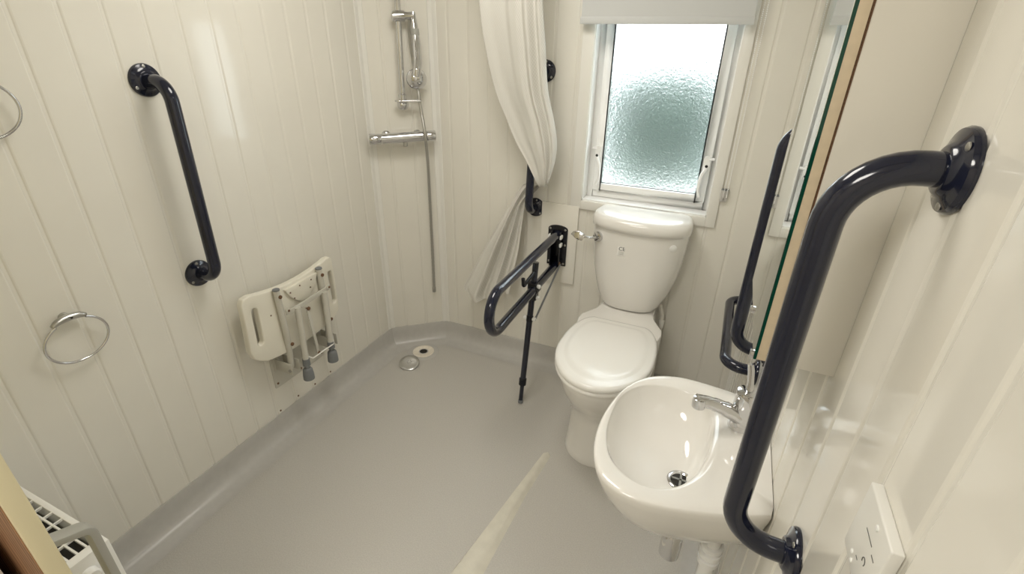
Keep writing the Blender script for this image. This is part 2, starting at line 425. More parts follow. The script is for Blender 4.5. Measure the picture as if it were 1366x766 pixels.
# ------------------------------------------------------------------ towel rings
def towel_ring(y, z, label):
    t = empty('towel_ring', (0, y, z), label, 'towel ring', 'chrome towel rings')
    pts = []
    for k in range(41):
        a = math.radians(118 + k * 304 / 40)
        pts.append((.026 + .004 * math.sin(a), y + .074 * math.cos(a), z - .062 + .063 * math.sin(a)))
    obj('ring', tube(pts, .0035, 10), CHROME, t)
    bd = spline([(.024, y - .040, z - .006), (.022, y - .026, z + .001), (.02, y, z + .004), (.022, y + .026, z + .001), (.024, y + .040, z - .006)], 5, False)
    mn = obj('mount', tube(bd, [.0045 + .005 * math.sin(PI * i / (len(bd) - 1)) ** .7 for i in range(len(bd))], 16), STEEL, t)
    obj('backplate', lathe([(.012, 0), (.012, .012), (.009, .016)], (0, y, z + .002), (1, 0, 0), 20), STEEL, t)
    obj('grub_screw', lathe([(.003, 0), (.003, .001)], (.0325, y + .004, z + .005), (1, 0, 0), 10), BLACKP, mn)
    return t
tr1 = towel_ring(.483, .857, 'chrome towel ring mounted low on the boards, below another ring')
copy_thing(tr1, (0, .485 - .483, .587), 'chrome towel ring mounted high on the boards, directly above another ring')

# ------------------------------------------------------------------ fold-up shower seat
ss = empty('shower_chair', (0, 1.15, .24), 'ivory plastic shower seat folded up against the wall with grey-tipped legs', 'shower chair')
sf = lambda a, b_, d: (d, a, b_)
# wall plate
pl = obj('wall_plate', prism(rrect(1.035, 1.315, .225, .40, .008), sf, 0, .003), CHAIRM, ss, bevel=.0008)
for y, z in ((1.05, .245), (1.043, .372), (1.30, .245), (1.30, .385), (1.175, .24)):
    obj('screw', lathe([(.005, 0), (.0045, .002), (.003, .003)], (.003, y, z), (1, 0, 0), 10), RUST_GAP, pl)
# seat board: saddle-curved, with two hand slots
def ztop(y): t = (y - 1.155) / .215; return .688 + .032 * t * t
def zbot(y): t = (y - 1.145) / .215; return .408 + .03 * t * t
outer = []
for k in range(13): y = .965 + (1.345 - .965) * k / 12; outer.append((y, ztop(y)))
outer += [(1.365, .712), (1.374, .70), (1.377, .60), (1.375, .50), (1.37, .455), (1.35, .438)]
for k in range(12, -1, -1): y = .975 + (1.32 - .975) * k / 12; outer.append((y, zbot(y)))
outer += [(.945, .446), (.925, .465), (.915, .50), (.922, .60), (.926, .69), (.936, .71)]
slots = [[(a, b_) for a, b_ in rrect(-.0125, .0125, -.077, .077, .012, 4)] for _ in (0, 1)]
slots = [[(a + .968 + b_ * .03, b_ + .583) for a, b_ in slots[0]], [(a + 1.352 - b_ * .02, b_ + .575) for a, b_ in slots[1]]]
bm = bmesh.new()
loops = []
for lp in [outer] + slots:
    vs = [bm.verts.new((.052, a, b_)) for a, b_ in lp]
    es = [bm.edges.new((vs[i], vs[(i + 1) % len(vs)])) for i in range(len(vs))]; loops += es
bmesh.ops.triangle_fill(bm, use_beauty=True, use_dissolve=False, edges=loops)
def inside(p, lp):
    c = False
    for i in range(len(lp)):
        (a1, b1), (a2, b2) = lp[i], lp[i - 1]
        if (b1 > p[1]) != (b2 > p[1]) and p[0] < (a2 - a1) * (p[1] - b1) / (b2 - b1) + a1: c = not c
    return c
bad = [f for f in bm.faces if any(inside((f.calc_center_median().y, f.calc_center_median().z), s) for s in slots)]
bmesh.ops.delete(bm, geom=bad, context='FACES_ONLY')
r_ = bmesh.ops.extrude_face_region(bm, geom=bm.faces[:])
for v in [g for g in r_['geom'] if isinstance(g, bmesh.types.BMVert)]: v.co.x += .028
bm.verts.index_update()
vf = ([tuple(v.co) for v in bm.verts], [tuple(v.index for v in f.verts) for f in bm.faces]); bm.free()
sb = obj('seat_board', vf, CHAIRP, ss, bevel=.005, seg=3)
# raised dish on the underside of the seat
dish = [(1.105 + .17 * k / 16, .675 - .085 * math.sin(PI * k / 16) ** .8 + .006 * k / 16) for k in range(17)]
obj('dish', prism(dish, sf, .078, .092), CHAIRP, ss, bevel=.004)
for y, z in ((1.125, .655), (1.235, .665), (1.14, .625), (1.225, .635), (1.175, .665), (1.195, .55), (1.03, .60), (1.21, .47)):
    obj('rivet', lathe([(.0032, 0), (.0025, .002)], (.0925 if z > .62 and 1.1 < y else .0805, y, z), (1, 0, 0), 8), RUST_GAP, sb)
# side frame tubes, hinged at the wall plate
for y0, y1 in ((1.064, 1.078), (1.282, 1.296)):
    fr = obj('frame_tube', tube([(.094, y0, .695), (.094, y0, .66), (.090, (y0 + y1) / 2, .50), (.07, y1, .335)], .0125, 14), CHAIRM, ss)
    obj('tube_plug', lathe([(.0133, 0), (.0133, .005), (.010, .007)], (.094, y0, .693), (0, 0, 1), 14), RUBBER, fr)
    for z in (.668, .455):
        yy = y0 + (y1 - y0) * (.695 - z) / .36
        obj('bolt', lathe([(.0075, 0), (.0075, .004), (.004, .006)], (.106, yy, z), (1, 0, 0), 10), RUST_GAP, fr)
    br = obj('hinge_bracket', join(box(.003, .095, y1 - .022, y1 - .018, .31, .362), box(.003, .095, y1 + .018, y1 + .022, .31, .362), box(.003, .006, y1 - .03, y1 + .03, .305, .365)), CHAIRM, ss, bevel=.001)
    obj('hinge_cap', lathe([(.012, 0), (.012, .006), (.006, .009)], (.07, y1 + .022, .336), (0, 1, 0), 14), RUBBER, br)
    obj('hinge_bolt', lathe([(.007, 0), (.007, .004)], (.085, y1 - .022, .33), (0, -1, 0), 10), SCREW, br)
# cross strap and folded legs
obj('cross_strap', prism([(1.075, .585), (1.098, .578), (1.305, .592), (1.312, .606), (1.305, .612), (1.09, .600), (1.078, .598)], sf, .106, .110), CHAIRM, ss, bevel=.001)
for y, z in ((1.083, .603), (1.300, .607)):
    k = obj('pivot_bolt', lathe([(.010, 0), (.010, .005), (.005, .007)], (.109, y, z), (1, 0, 0), 12), CHAIRM, ss)
    obj('bolt_head', lathe([(.005, 0), (.004, .003)], (.116, y, z), (1, 0, 0), 8), RUST_GAP, k)
for yt, yb in ((1.128, 1.115), (1.275, 1.258)):
    lg = obj('leg', tube([(.112, yt, .595), (.113, (yt + yb) / 2, .46), (.115, yb, .345)], .0125, 14), CHAIRM, ss)
    obj('rubber_foot', lathe([(.0145, 0), (.015, .032), (.012, .034), (.0095, .036), (.0095, .044), (.014, .046), (.019, .052), (.022, .078), (.0225, .098), (.018, .1)], (.1148, yb + .001, .362), (.003, -.03, -1), 18), RUBBER, lg)
obj('strut', prism([(1.176, .555), (1.190, .555), (1.205, .33), (1.191, .33)], sf, .10, .104), CHAIRM, ss, bevel=.001)
obj('strut_bolt', lathe([(.0085, 0), (.008, .004), (.004, .006)], (.105, 1.184, .560), (1, 0, 0), 10), RUST_GAP, ss)
obj('leg_loop', tube(fillet([(.118, 1.118, .375), (.128, 1.14, .352), (.128, 1.262, .352), (.118, 1.272, .388)], .006, 4), .003, 8), SEATP, ss)
obj('strut_screw', lathe([(.0075, 0), (.006, .004)], (.104, 1.197, .338), (1, 0, 0), 10), RUST_GAP, ss)

# ------------------------------------------------------------------ shower
zz = Vector((0, 0, 1))
rr = empty('shower_riser', dg(.155, 0, 1.29), 'chrome shower riser rail with clamps on the diagonal corner panel', 'shower rail')
obj('rail', tube([dg(.154, .05, 1.30), dg(.170, .05, 2.02)], .0125, 18), CHROME, rr)
sl = obj('slider', join(lathe([(.010, -.030), (.021, -.025), (.024, 0), (.021, .025), (.010, .030)], dg(.162, .05, 1.628), (DV.x, DV.y, .06), 20),
                        tube([dg(.18, .052, 1.630), dg(.20, .06, 1.630), dg(.224, .066, 1.630)], [.016, .015, .0165], 16)), CHROME, rr)
lb = obj('lower_bracket', join(lathe([(.014, -.012), (.018, -.010), (.018, .012), (.013, .016)], dg(.154, .05, 1.308), (0, 0, 1), 20),
                               lathe([(.012, 0), (.022, .004), (.026, .016), (.024, .030), (.015, .040), (.004, .043)], dg(.155, .012, 1.276), DN, 24)), CHROME, rr)
obj('hose_guide', join(prism([(.118, -.002), (.128, .022), (.16, .028), (.20, .024), (.232, .03), (.238, .018), (.232, .005), (.2, -.004), (.16, -.008), (.128, -.006)],
                             lambda a, b_, d: dg(a, .05 + b_, d), 1.290, 1.298)), CHROME, lb, bevel=.002)
obj('top_bracket', tube([dg(.17, 0, 2.0), dg(.17, .05, 2.0)], .014, 14), CHROME, rr)
hs = empty('shower_handset', dg(.222, .07, 1.37), 'chrome shower handset hanging head down with a long ribbed hose whose end is loose', 'shower head')
hp = [dg(.222, .07, 1.644), dg(.222, .071, 1.62), dg(.225, .073, 1.575), dg(.227, .078, 1.52), dg(.226, .088, 1.46), dg(.221, .096, 1.425), dg(.216, .096, 1.40)]
obj('handle', tube(spline(hp, 5, False), [.009 + .010 * min(1, i / 16) for i in range(31)], 18), CHROME, hs)
obj('grip_band', lathe([(.0150, -.013), (.0172, -.009), (.0168, .013), (.0135, .016)], dg(.2255, .0735, 1.568), DV * -.06 + zz, 18), SATIN, hs)
obj('head', lathe([(.016, -.026), (.032, -.017), (.043, -.005), (.045, .004), (.042, .010), (.02, .011)], dg(.219, .072, 1.385), DN * -1 + zz * .12, 28), CHROME, hs)
hpts = spline([dg(.222, .067, 1.64), dg(.206, .045, 1.60), dg(.208, .032, 1.52), dg(.217, .030, 1.44), dg(.224, .05, 1.36), dg(.226, .064, 1.31), dg(.232, .075, 1.24), dg(.240, .098, 1.14), dg(.248, .07, 1.0), dg(.2515, .035, .85), dg(.252, .022, .60), dg(.249, .018, .33)], 28, False)
ho = obj('hose', tube(hpts, [.0078 if i % 2 else .0067 for i in range(len(hpts))], 10), STEEL, hs, angle=80)
obj('end_nut', lathe([(.0085, 0), (.0095, .002), (.0095, .028), (.007, .032)], dg(.249, .018, .302), (0, 0, 1), 12), STEEL, ho)
mv = empty('shower_mixer', dg(.143, 0, 1.13), 'chrome thermostatic shower bar valve on the diagonal corner panel', 'shower valve')
mb = lambda s, r: dg(s, .066, 1.131 + .012 * (s + .011) / .307)
obj('bar', tube([mb(.045, 0), mb(.238, 0)], .0235, 28), CHROME, mv)
obj('control_knob', lathe([(.021, 0), (.0235, .003), (.0245, .052), (.0235, .0535), (.01, .054)], mb(.044, 0), -DV, 28), CHROME, mv)
obj('flow_knob', lathe([(.021, 0), (.0235, .003), (.0245, .049), (.0235, .0505), (.01, .051)], mb(.239, 0), DV, 28), CHROME, mv)
for s in (.07, .215):
    obj('wall_elbow', lathe([(.023, 0), (.023, .005), (.018, .010), (.014, .012), (.014, .05)], dg(s, 0, 1.137), DN, 22), CHROME, mv)
obj('outlet', lathe([(.011, 0), (.011, .018), (.009, .02)], dg(.150, .066, 1.117), (0, 0, -1), 14), STEEL, mv)

# ------------------------------------------------------------------ floor drain and its cover
dr = empty('floor_drain', (.205, 1.81, 0), 'round ivory floor drain left open with a dark outlet hole', 'drain')
obj('rim', lathe([(.058, 0.0003), (.058, .003), (.054, .0045), (.047, .0045), (.044, .002), (.022, .0015), (.0215, .0002)], (.205, 1.81, 0), (0, 0, 1), 36), DRAINM, dr)
obj('hole', lathe([(.0205, .0003), (.0205, .0022), (.015, .0026)], (.205, 1.81, 0), (0, 0, 1), 24), DARK, dr)
obj('weld_ring', lathe([(.085, .0002), (.08, .0018), (.055, .0016)], (.205, 1.81, 0), (0, 0, 1), 36), COVE, dr)
dc = empty('drain_cover', (.207, 1.672, 0), 'loose chrome drain cover lying on the floor beside the open drain', 'drain cover')
cn = Vector((.12, -.20, 1)).normalized()
cc = obj('disc', lathe([(.050, 0), (.0525, .002), (.0525, .005), (.050, .0065), (.035, .0085), (.012, .0095)], (.207, 1.672, .0115), cn, 40), STEEL, dc)
uu, vv, _ = basis(cn)
for k in range(6):
    a = k * PI / 3; q = Vector((.207, 1.672, .0115)) + cn * .0093 + (uu * math.cos(a) + vv * math.sin(a)) * .010
    obj('perforation', lathe([(.0022, 0), (.002, .0006)], q, cn, 8), DARK, cc)

# ------------------------------------------------------------------ threshold strip in the floor
T = [((1.072, 1.372), (1.092, 1.385), (1.104, 1.380)), ((1.04, 1.16), (1.068, 1.16), (1.086, 1.15)), ((.985, .80), (1.045, .80), (1.078, .79)), ((.955, .60), (1.03, .60), (1.07, .60)), ((.93, .40), (1.015, .40), (1.06, .40))]
V = []
for a, b_, c in T:
    a, b_, c = Vector(a), Vector(b_), Vector(c)
    for p, z in ((a, 0), (a.lerp(b_, .12), .012), (a.lerp(b_, .95), .014), (b_.lerp(c, .35), .009), (c, 0)): V.append((p.x, p.y, z))
F_ = [(i * 5 + k, i * 5 + k + 1, i * 5 + k + 6, i * 5 + k + 5) for i in range(4) for k in range(4)] + [(0, 1, 2, 3, 4), (20, 21, 22, 23, 24)] + [(i * 5, i * 5 + 4, i * 5 + 9, i * 5 + 5) for i in range(4)]
tag(obj('threshold_strip', (V, F_), STRIPM, angle=50), 'cream raised threshold strip running across the grey vinyl floor', 'floor strip')

# ------------------------------------------------------------------ drop-down rail
bb = obj('backing_board', prism(rrect(.79, .968, .49, .882, .004), lambda a, b_, d: (a, D - d, b_), 0, .012), PVC, bevel=.002)
tag(bb, 'cream rectangular backing board on the wall behind the drop-down rail', 'board')
dd = empty('drop_down_rail', (.878, D - .012, .57), 'navy hinged drop-down support rail with folding leg beside the toilet', 'support rail')
yp = D - .012
arch = [(.831, .582), (.925, .582), (.925, .765)] + [(.878 + .047 * math.cos(PI * k / 10), .765 + .018 * math.sin(PI * k / 10)) for k in range(1, 10)] + [(.831, .765)]
wp = obj('wall_plate', prism(arch, lambda a, b_, d: (a, yp - d, b_), 0, .010), NAVYM, dd, bevel=.0025)
for x, z in ((.842, .765), (.914, .765), (.842, .60), (.914, .595), (.917, .69)):
    obj('screw', lathe([(.0055, 0), (.005, .002), (.003, .003)], (x, yp - .010, z), (0, -1, 0), 10), SCREW, wp)
obj('hinge_cheek', join(box(.856, .862, yp - .05, yp - .008, .59, .76), box(.898, .904, yp - .05, yp - .008, .59, .76)), NAVYM, dd, bevel=.002)
RX = .880
obj('loop_tube', tube(fillet([(RX, yp - .02, .743), (RX, 1.262, .745), (RX, 1.262, .578), (RX, yp - .02, .590)], .0825, 12), .019, 22), NAVY, dd)
for z in (.738, .700):
    for x in (.899, .857):
        obj('pad', prism(rrect(x + (0 if x > .88 else -.012), x + (.012 if x > .88 else 0), z - .009, z + .009, .003), lambda a, b_, d: (a, yp - d, b_), .028, .05), PAPER, dd, bevel=.001)
for z in (.700, .605):
    obj('rust_spot', lathe([(.008, 0), (.006, .003)], (.904, yp - .035, z), (1, 0, 0), 10), RUST_GAP, dd)
lt, lbm = Vector((.875, 1.725, .70)), Vector((.859, 1.637, .0))
LP = lambda z: lbm.lerp(lt, z / .70)
leg = obj('leg', tube([LP(.10), LP(.70)], .0135, 16), NAVY, dd)
obj('leg_extension', tube([LP(.012), LP(.115)], .010, 14), NAVY, leg)
obj('leg_collar', lathe([(.014, 0), (.0175, .003), (.0175, .034), (.014, .038)], LP(.10), lt - lbm, 16), NAVYM, leg)
obj('leg_tip', lathe([(.006, 0), (.0115, .004), (.0115, .018), (.0105, .02)], lbm, lt - lbm, 14), RUBBER, leg)
obj('leg_clamp', join(box(.855, .895, 1.685, 1.72, .535, .615), tube([(RX, 1.68, .583), (RX, 1.73, .583)], .0235, 18)), NAVYM, dd, bevel=.003)
for y, z in ((1.70, .60), (1.697, .548)):
    for x, s in ((.895, 1), (.855, -1)):
        if not (s < 0 and z < .57): obj('pivot_cap', lathe([(.0085, 0), (.0095, .004), (.0095, .012), (.006, .015)], (x, y, z), (s, 0, 0), 14), PAPER, dd)
q = LP(.44)
for s in (1, -1): obj('stay_cap', lathe([(.008, 0), (.009, .004), (.009, .014), (.006, .017)], (q.x + s * .012, q.y, q.z), (s, 0, 0), 14), PAPER, leg)
obj('stay_collar', lathe([(.0155, -.012), (.0155, .012)], LP(.44), lt - lbm, 14), NAVYM, leg)
obj('stay_rod', tube([(.907, yp - .03, .60), (q.x + .024, q.y - .002, q.z - .004)], .0045, 10), RUBBER, dd)
obj('hook', tube(fillet([(.875, 1.715, .66), (.868, 1.63, .640), (.866, 1.612, .632), (.866, 1.606, .672)], .008, 4), .008, 10), NAVYM, dd)

# ------------------------------------------------------------------ toilet
TX = 1.255
to = empty('toilet', (TX, 1.62, 0), 'white close-coupled ceramic toilet with closed lid below the window', 'toilet')
def psec(z, yf, hw, yc, yb, hb, n=20, e=1.0):
    R_ = []
    for k in range(n + 1):
        a = PI * k / n
        R_.append((TX - hw * math.cos(a), yc - (yc - yf) * (math.sin(a) ** e), z))
    m = 8
    for k in range(1, m + 1):
        f = k / m; g = (1 - math.cos(PI * f)) / 2
        R_.append((TX + hw + (hb - hw) * g, yc + (yb - yc) * f, z))
    for k in range(1, 8): R_.append((TX + hb - 2 * hb * k / 8, yb, z))
    for k in range(m, 0, -1):
        f = k / m; g = (1 - math.cos(PI * f)) / 2
        R_.append((TX - hw - (hb - hw) * g, yc + (yb - yc) * f, z))
    return R_
secs = [psec(0, 1.392, .128, 1.52, 1.94, .11), psec(.012, 1.388, .129, 1.52, 1.94, .11), psec(.03, 1.392, .126, 1.52, 1.94, .11), psec(.10, 1.402, .119, 1.52, 1.94, .105), psec(.19, 1.402, .116, 1.52, 1.94, .10),
        psec(.245, 1.385, .122, 1.52, 1.95, .10), psec(.29, 1.355, .138, 1.52, 1.96, .105), psec(.335, 1.320, .156, 1.53, 1.98, .11), psec(.38, 1.292, .169, 1.535, 1.99, .115), psec(.42, 1.275, .178, 1.54, 1.995, .118),
        psec(.448, 1.268, .180, 1.54, 1.998, .12), psec(.456, 1.272, .177, 1.54, 1.996, .118)]
obj('pan', loft(secs), CERAM, to, angle=60)
# deck between seat and cistern
dk = [(-.168, 1.68), (-.176, 1.725), (-.172, 1.765), (-.150, 1.805), (-.128, 1.845), (-.120, 1.875), (-.118, 1.995)]
dk = dk + [(-a, b_) for a, b_ in reversed(dk)]
obj('deck', prism(dk, lambda a, b_, d: (TX + a, b_, d), .40, .482), CERAM, to, bevel=.006, seg=3, angle=50)
def lidring(s, z, n=48, back=1.742):
    R_ = []
    yc, hw, yf = 1.50, .183, 1.255
    pts = []
    for k in range(n):
        a = 2 * PI * k / n
        x, y = hw * math.sin(a), -math.cos(a)
        yy = yc + (yc - yf) * y if y < 0 else yc + (back - yc) * (1 - (1 - min(1, y * 1.12)) ** 1) * 1.0
        if y >= 0:
            yy = yc + (back - yc) * min(1, math.sin((PI / 2) * min(1, y * 1.0)) * 1.06)
        pts.append((x, yy))
    c = (0, 1.53)
    return [(TX + c[0] + (x - c[0]) * s, c[1] + (y - c[1]) * s, z) for x, y in pts]
obj('seat', loft([lidring(.96, .457), lidring(1.0, .460), lidring(1.0, .472), lidring(.975, .476)]), SEATP, to, angle=60)
obj('lid', loft([lidring(.965, .4765), lidring(1.0, .479), lidring(1.003, .487), lidring(.985, .494), lidring(.94, .4965), lidring(.86, .4970), lidring(.825, .4978), lidring(.79, .5005), lidring(.72, .502), lidring(.4, .503), lidring(.1, .503)]), SEATP, to, angle=60)
for x in (-.075, .075): obj('hinge', tube([(TX + x - .018, 1.746, .484), (TX + x + .018, 1.746, .484)], .007, 14), SEATP, to)
CX = 1.260
def csec(z, hw, yf, yb=2.008, n=40, sh=0, pw=2.9):
    R_ = []
    for k in range(n + 1):
        a = PI * k / n; c, s = math.cos(a), math.sin(a)
        R_.append((CX + sh - hw * (abs(c) ** (2 / pw)) * (1 if c > 0 else -1), yb - .06 - (yb - .06 - yf) * s ** (2 / pw), z))
    R_.append((CX + sh + hw * .97, yb, z)); R_.append((CX + sh - hw * .97, yb, z))
    return R_
cis = [csec(.484, .112, 1.868, sh=-.006, pw=2.6), csec(.492, .120, 1.858, sh=-.006, pw=2.6), csec(.515, .134, 1.850, sh=-.005, pw=2.6), csec(.55, .149, 1.843, sh=-.004, pw=2.6), csec(.60, .166, 1.837, sh=-.002, pw=2.6), csec(.66, .180, 1.832, pw=2.6), csec(.72, .189, 1.829, pw=2.6), csec(.78, .194, 1.827, pw=2.6), csec(.83, .197, 1.826, pw=2.6), csec(.853, .197, 1.826, pw=2.6)]
ct = obj('cistern', loft(cis), CERAM, to, angle=70)
cl_ = obj('cistern_lid', loft([csec(.853, .195, 1.826, pw=2.6), csec(.855, .203, 1.817, pw=2.6), csec(.875, .205, 1.814, pw=2.6), csec(.893, .202, 1.817, pw=2.6), csec(.904, .194, 1.826, pw=2.6), csec(.910, .180, 1.845, pw=2.6), csec(.912, .12, 1.90, pw=2.6)]), CERAM, to, angle=70)
fl = obj('flush_boss', lathe([(.022, 0), (.022, .005), (.019, .012), (.012, .015)], (1.102, 1.855, .812), (-.35, -1, 0), 20), CHROME, to)
obj('flush_lever', join(tube([(1.097, 1.836, .813), (1.075, 1.822, .812), (1.045, 1.815, .818)], [.006, .005, .005], 10),
                        prism([(1.054, .811), (1.044, .799), (1.020, .803), (.994, .820), (1.002, .831), (1.028, .836), (1.050, .827)], lambda a, b_, d: (a, d + (b_ - .81) * .35, b_), 1.806, 1.815)), CHROME, fl, bevel=.0015)
obj('blanking_plug', lathe([(.0145, 0), (.0145, .002), (.012, .004)], (1.408, 1.853, .812), (.45, -1, 0), 20), PAPER, ct)
def text(s, size, loc, rot, m, parent, name, ext=.0002):
    cu = bpy.data.curves.new(name, 'FONT'); cu.body = s; cu.size = size; cu.align_x = 'CENTER'; cu.align_y = 'CENTER'; cu.extrude = ext
    o = bpy.data.objects.new(name, cu); col.objects.link(o)
    dg_ = bpy.context.evaluated_depsgraph_get(); me = bpy.data.meshes.new_from_object(o.evaluated_get(dg_))
    bpy.data.objects.remove(o); me.materials.clear(); me.materials.append(m)
    o = bpy.data.objects.new(name, me); o.location = loc; o.rotation_euler = rot
    put(o, parent); WLOC[o.name] = Vector(loc); return o
st = obj('sticker', prism(rrect(1.192, 1.228, .752, .792, .004), lambda a, b_, d: (a, d, b_), 1.828, 1.833), STICK, ct, bevel=.0005)
text('CE', .022, (1.211, 1.8278, .783), (PI / 2, 0, 0), BLACKP, st, 'lettering')
for z in (.770, .764, .759): obj('print_line', box(1.200, 1.220, 1.8275, 1.8279, z, z + .0014), SCREW, st)
# water feed behind the pan
ip = empty('supply_pipe', (1.41, 1.975, .10), 'white plastic supply pipe on the wall behind the toilet pan', 'pipe')
obj('pipe', tube(fillet([(1.405, 1.975, .10), (1.405, 1.975, .44), (1.385, 1.97, .50)], .02, 5), .008, 12), PVC, ip)
obj('valve', lathe([(.011, -.02), (.013, -.016), (.013, .016), (.011, .02)], (1.405, 1.975, .40), (0, 0, 1), 14), TRIM, ip)

# ------------------------------------------------------------------ washbasin
wbn = empty('washbasin', (1.60, .9, .40), 'white ceramic wall-hung washbasin with rounded bowl and chrome waste', 'washbasin')
oc = [(1.757, .738), (1.70, .712), (1.644, .692), (1.567, .671), (1.508, .664), (1.455, .674), (1.412, .708), (1.386, .776), (1.378, .858), (1.386, .94), (1.408, 1.022), (1.455, 1.092), (1.525, 1.126), (1.605, 1.127), (1.69, 1.115), (1.757, 1.10)]
ic = [(1.633, .919), (1.625, .84), (1.603, .776), (1.566, .731), (1.521, .712), (1.472, .722), (1.431, .756), (1.408, .808), (1.397, .879), (1.405, .98), (1.447, 1.047), (1.519, 1.074), (1.587, 1.064), (1.628, 1.01)]
ocs = [Vector(p) for p in spline([(*p, 0) for p in oc[1:-1]], 8, False)]
ocs = [Vector((*oc[0], 0))] + ocs + [Vector((*oc[-1], 0))] + [Vector((1.757, 1.10 - (1.10 - .738) * k / 12, 0)) for k in range(1, 12)]
ics = spline([(*p, 0) for p in ic], 8)
CC = Vector((1.52, .893, 0))
def polar(P, n=96):
    """radius of a star-shaped outline at n angles about CC"""
    out = []
    for k in range(n):
        a = 2 * PI * k / n; d = Vector((math.cos(a), math.sin(a), 0)); best = None
        for i in range(len(P)):
            p, e = P[i] - CC, P[(i + 1) % len(P)] - P[i]
            den = d.x * e.y - d.y * e.x
            if abs(den) < 1e-12: continue
            t = (p.x * e.y - p.y * e.x) / den; s = (p.x * d.y - p.y * d.x) / den
            if t > 0 and -1e-6 <= s <= 1 + 1e-6: best = t if best is None else max(best, t)
        out.append(CC + d * best)
    return out
po, pi_ = polar(ocs), polar(ics)
def toward(P, c, s, z, clampx=True):
    c = Vector((c[0], c[1], 0)); out = []
    for p in P:
        q = c + (p - c) * s
        if clampx and p.x > 1.7565: q.x = 1.757
        out.append((q.x, q.y, z))
    return out
WS = (1.585, .872)
cb = (1.64, .91)
rings = [toward(po, cb, .38, .500), toward(po, cb, .50, .505), toward(po, cb, .62, .528), toward(po, cb, .755, .565), toward(po, cb, .865, .610), toward(po, cb, .945, .655), toward(po, cb, .985, .688), toward(po, cb, 1.0, .706), toward(po, cb, .994, .7135), toward(po, cb, .980, .716)]
mixp = lambda f, z: [((a.x * (1 - f) + b_.x * f), (a.y * (1 - f) + b_.y * f), z) for a, b_ in zip(po, pi_)]
def mixq(f, z):
    out = []
    for p, q in zip(toward(po, cb, .98, 0), pi_): out.append((p[0] * (1 - f) + q.x * f, p[1] * (1 - f) + q.y * f, z))
    return out
rings += [mixq(.3, .7158), mixq(.6, .7140), mixq(.85, .7125), mixq(.96, .7120), mixq(1.0, .7085)]
def bowl(s, z):
    return [(WS[0] + (p.x - WS[0]) * s, WS[1] + (p.y - WS[1]) * s, z) for p in pi_]
rings += [bowl(.975, .700), bowl(.93, .682), bowl(.86, .661), bowl(.76, .640), bowl(.63, .622), bowl(.47, .608), bowl(.32, .600), bowl(.22, .5965), bowl(.12, .594)]
obj('bowl', loft(rings), CERAM, wbn, angle=75)
ws = obj('waste', lathe([(.030, 0), (.0315, .002), (.029, .004), (.024, .004), (.021, .001)], (*WS, .5955), (0, 0, 1), 28), CHROME, wbn)
obj('waste_hole', lathe([(.0215, .0005), (.021, .0022), (.012, .0026)], (*WS, .5955), (0, 0, 1), 20), DARK, ws)
obj('waste_cross', join(box(WS[0] - .02, WS[0] + .02, WS[1] - .0025, WS[1] + .0025, .597, .6005), box(WS[0] - .0025, WS[0] + .0025, WS[1] - .02, WS[1] + .02, .597, .6005)), STEEL, ws)
obj('tap_hole_cap', lathe([(.013, 0), (.012, .003), (.006, .005)], (1.705, .812, .7145), (0, 0, 1), 18), CERAM, wbn)
obj('trap_cup', lathe([(.021, 0), (.026, .004), (.026, .085), (.022, .09), (.018, .092), (.018, .15)], (1.598, .872, .335), (0, 0, 1), 24), CHROME, wbn)
wp_ = obj('waste_pipe', tube(fillet([(1.598, .872, .47), (1.69, .868, .47), (1.69, .868, .12), (1.756, .868, .12)], .022, 5), .019, 16), WHITE, wbn)
for z in (.425, .40, .375): obj('coupling', lathe([(.021, -.009), (.0265, -.007), (.0265, .007), (.021, .009)], (1.69, .868, z), (0, 0, 1), 18), WHITE, wp_)

# ------------------------------------------------------------------ tap
tp = empty('basin_tap', (1.697, .985, .715), 'chrome lever mixer tap on the washbasin rim', 'tap')
obj('body', lathe([(.027, 0), (.0275, .004), (.0235, .012), (.0225, .03), (.023, .050), (.0275, .064), (.027, .100), (.025, .105), (.018, .108), (.006, .109)], (1.690, .985, .7145), (0, 0, 1), 32), CHROME, tp)
sp = obj('spout', tube(spline([(1.695, .986, .742), (1.672, .978, .752), (1.645, .968, .767), (1.618, .957, .779), (1.594, .947, .787), (1.580, .941, .790)], 5, False), [.021] * 5 + [.0185] * 5 + [.0165] * 5 + [.015] * 5 + [.0145] * 5 + [.012], 18), CHROME, tp)
obj('aerator', lathe([(.010, -.016), (.0155, -.013), (.0165, 0), (.0150, .011), (.009, .014)], (1.589, .944, .784), (0, 0, 1), 20), CHROME, sp)
obj('lever', tube([(1.690, .986, .815), (1.688, .990, .842), (1.683, .996, .870), (1.679, .998, .884)], [.010, .007, .0075, .0065], 14), CHROME, tp)
obj('plug_hole', lathe([(.003, 0), (.003, .001)], (1.674, .979, .735), (-1, -.3, 0), 8), DARK, tp)

# ------------------------------------------------------------------ mirror cabinet
MY0, MY1, MZ0, MZ1 = .7027, 1.0371, 1.0741, 1.95
mc = empty('mirror_cabinet', (1.70, .87, MZ0), 'cream wall cabinet with a mirrored door above the washbasin', 'cabinet')
obj('body', box(1.6635, W, MY0 + .001, MY1 - .001, MZ0 - .001, MZ1), CABM, mc, bevel=.001)
dg_ = obj('door_gap_shade', box(1.6595, 1.664, MY0 + .004, MY1 - .004, MZ0 + .003, MZ1 - .003), RUST_GAP, mc)  # solid strip with the shade of the gap put into its brown colour
do = obj('door', box(1.6462, 1.660, MY0, MY1, MZ0, MZ1), BOARDM, mc, bevel=.0006)
obj('glass_edge', box(1.6418, 1.6462, MY0 - .0002, MY1 + .0002, MZ0 - .0002, MZ1), GREENG, do, smooth=False)
obj('mirror', box(1.6412, 1.6417, MY0 + .0008, MY1 - .0008, MZ0 + .0008, MZ1 - .0008), MIRROR, do, smooth=False)
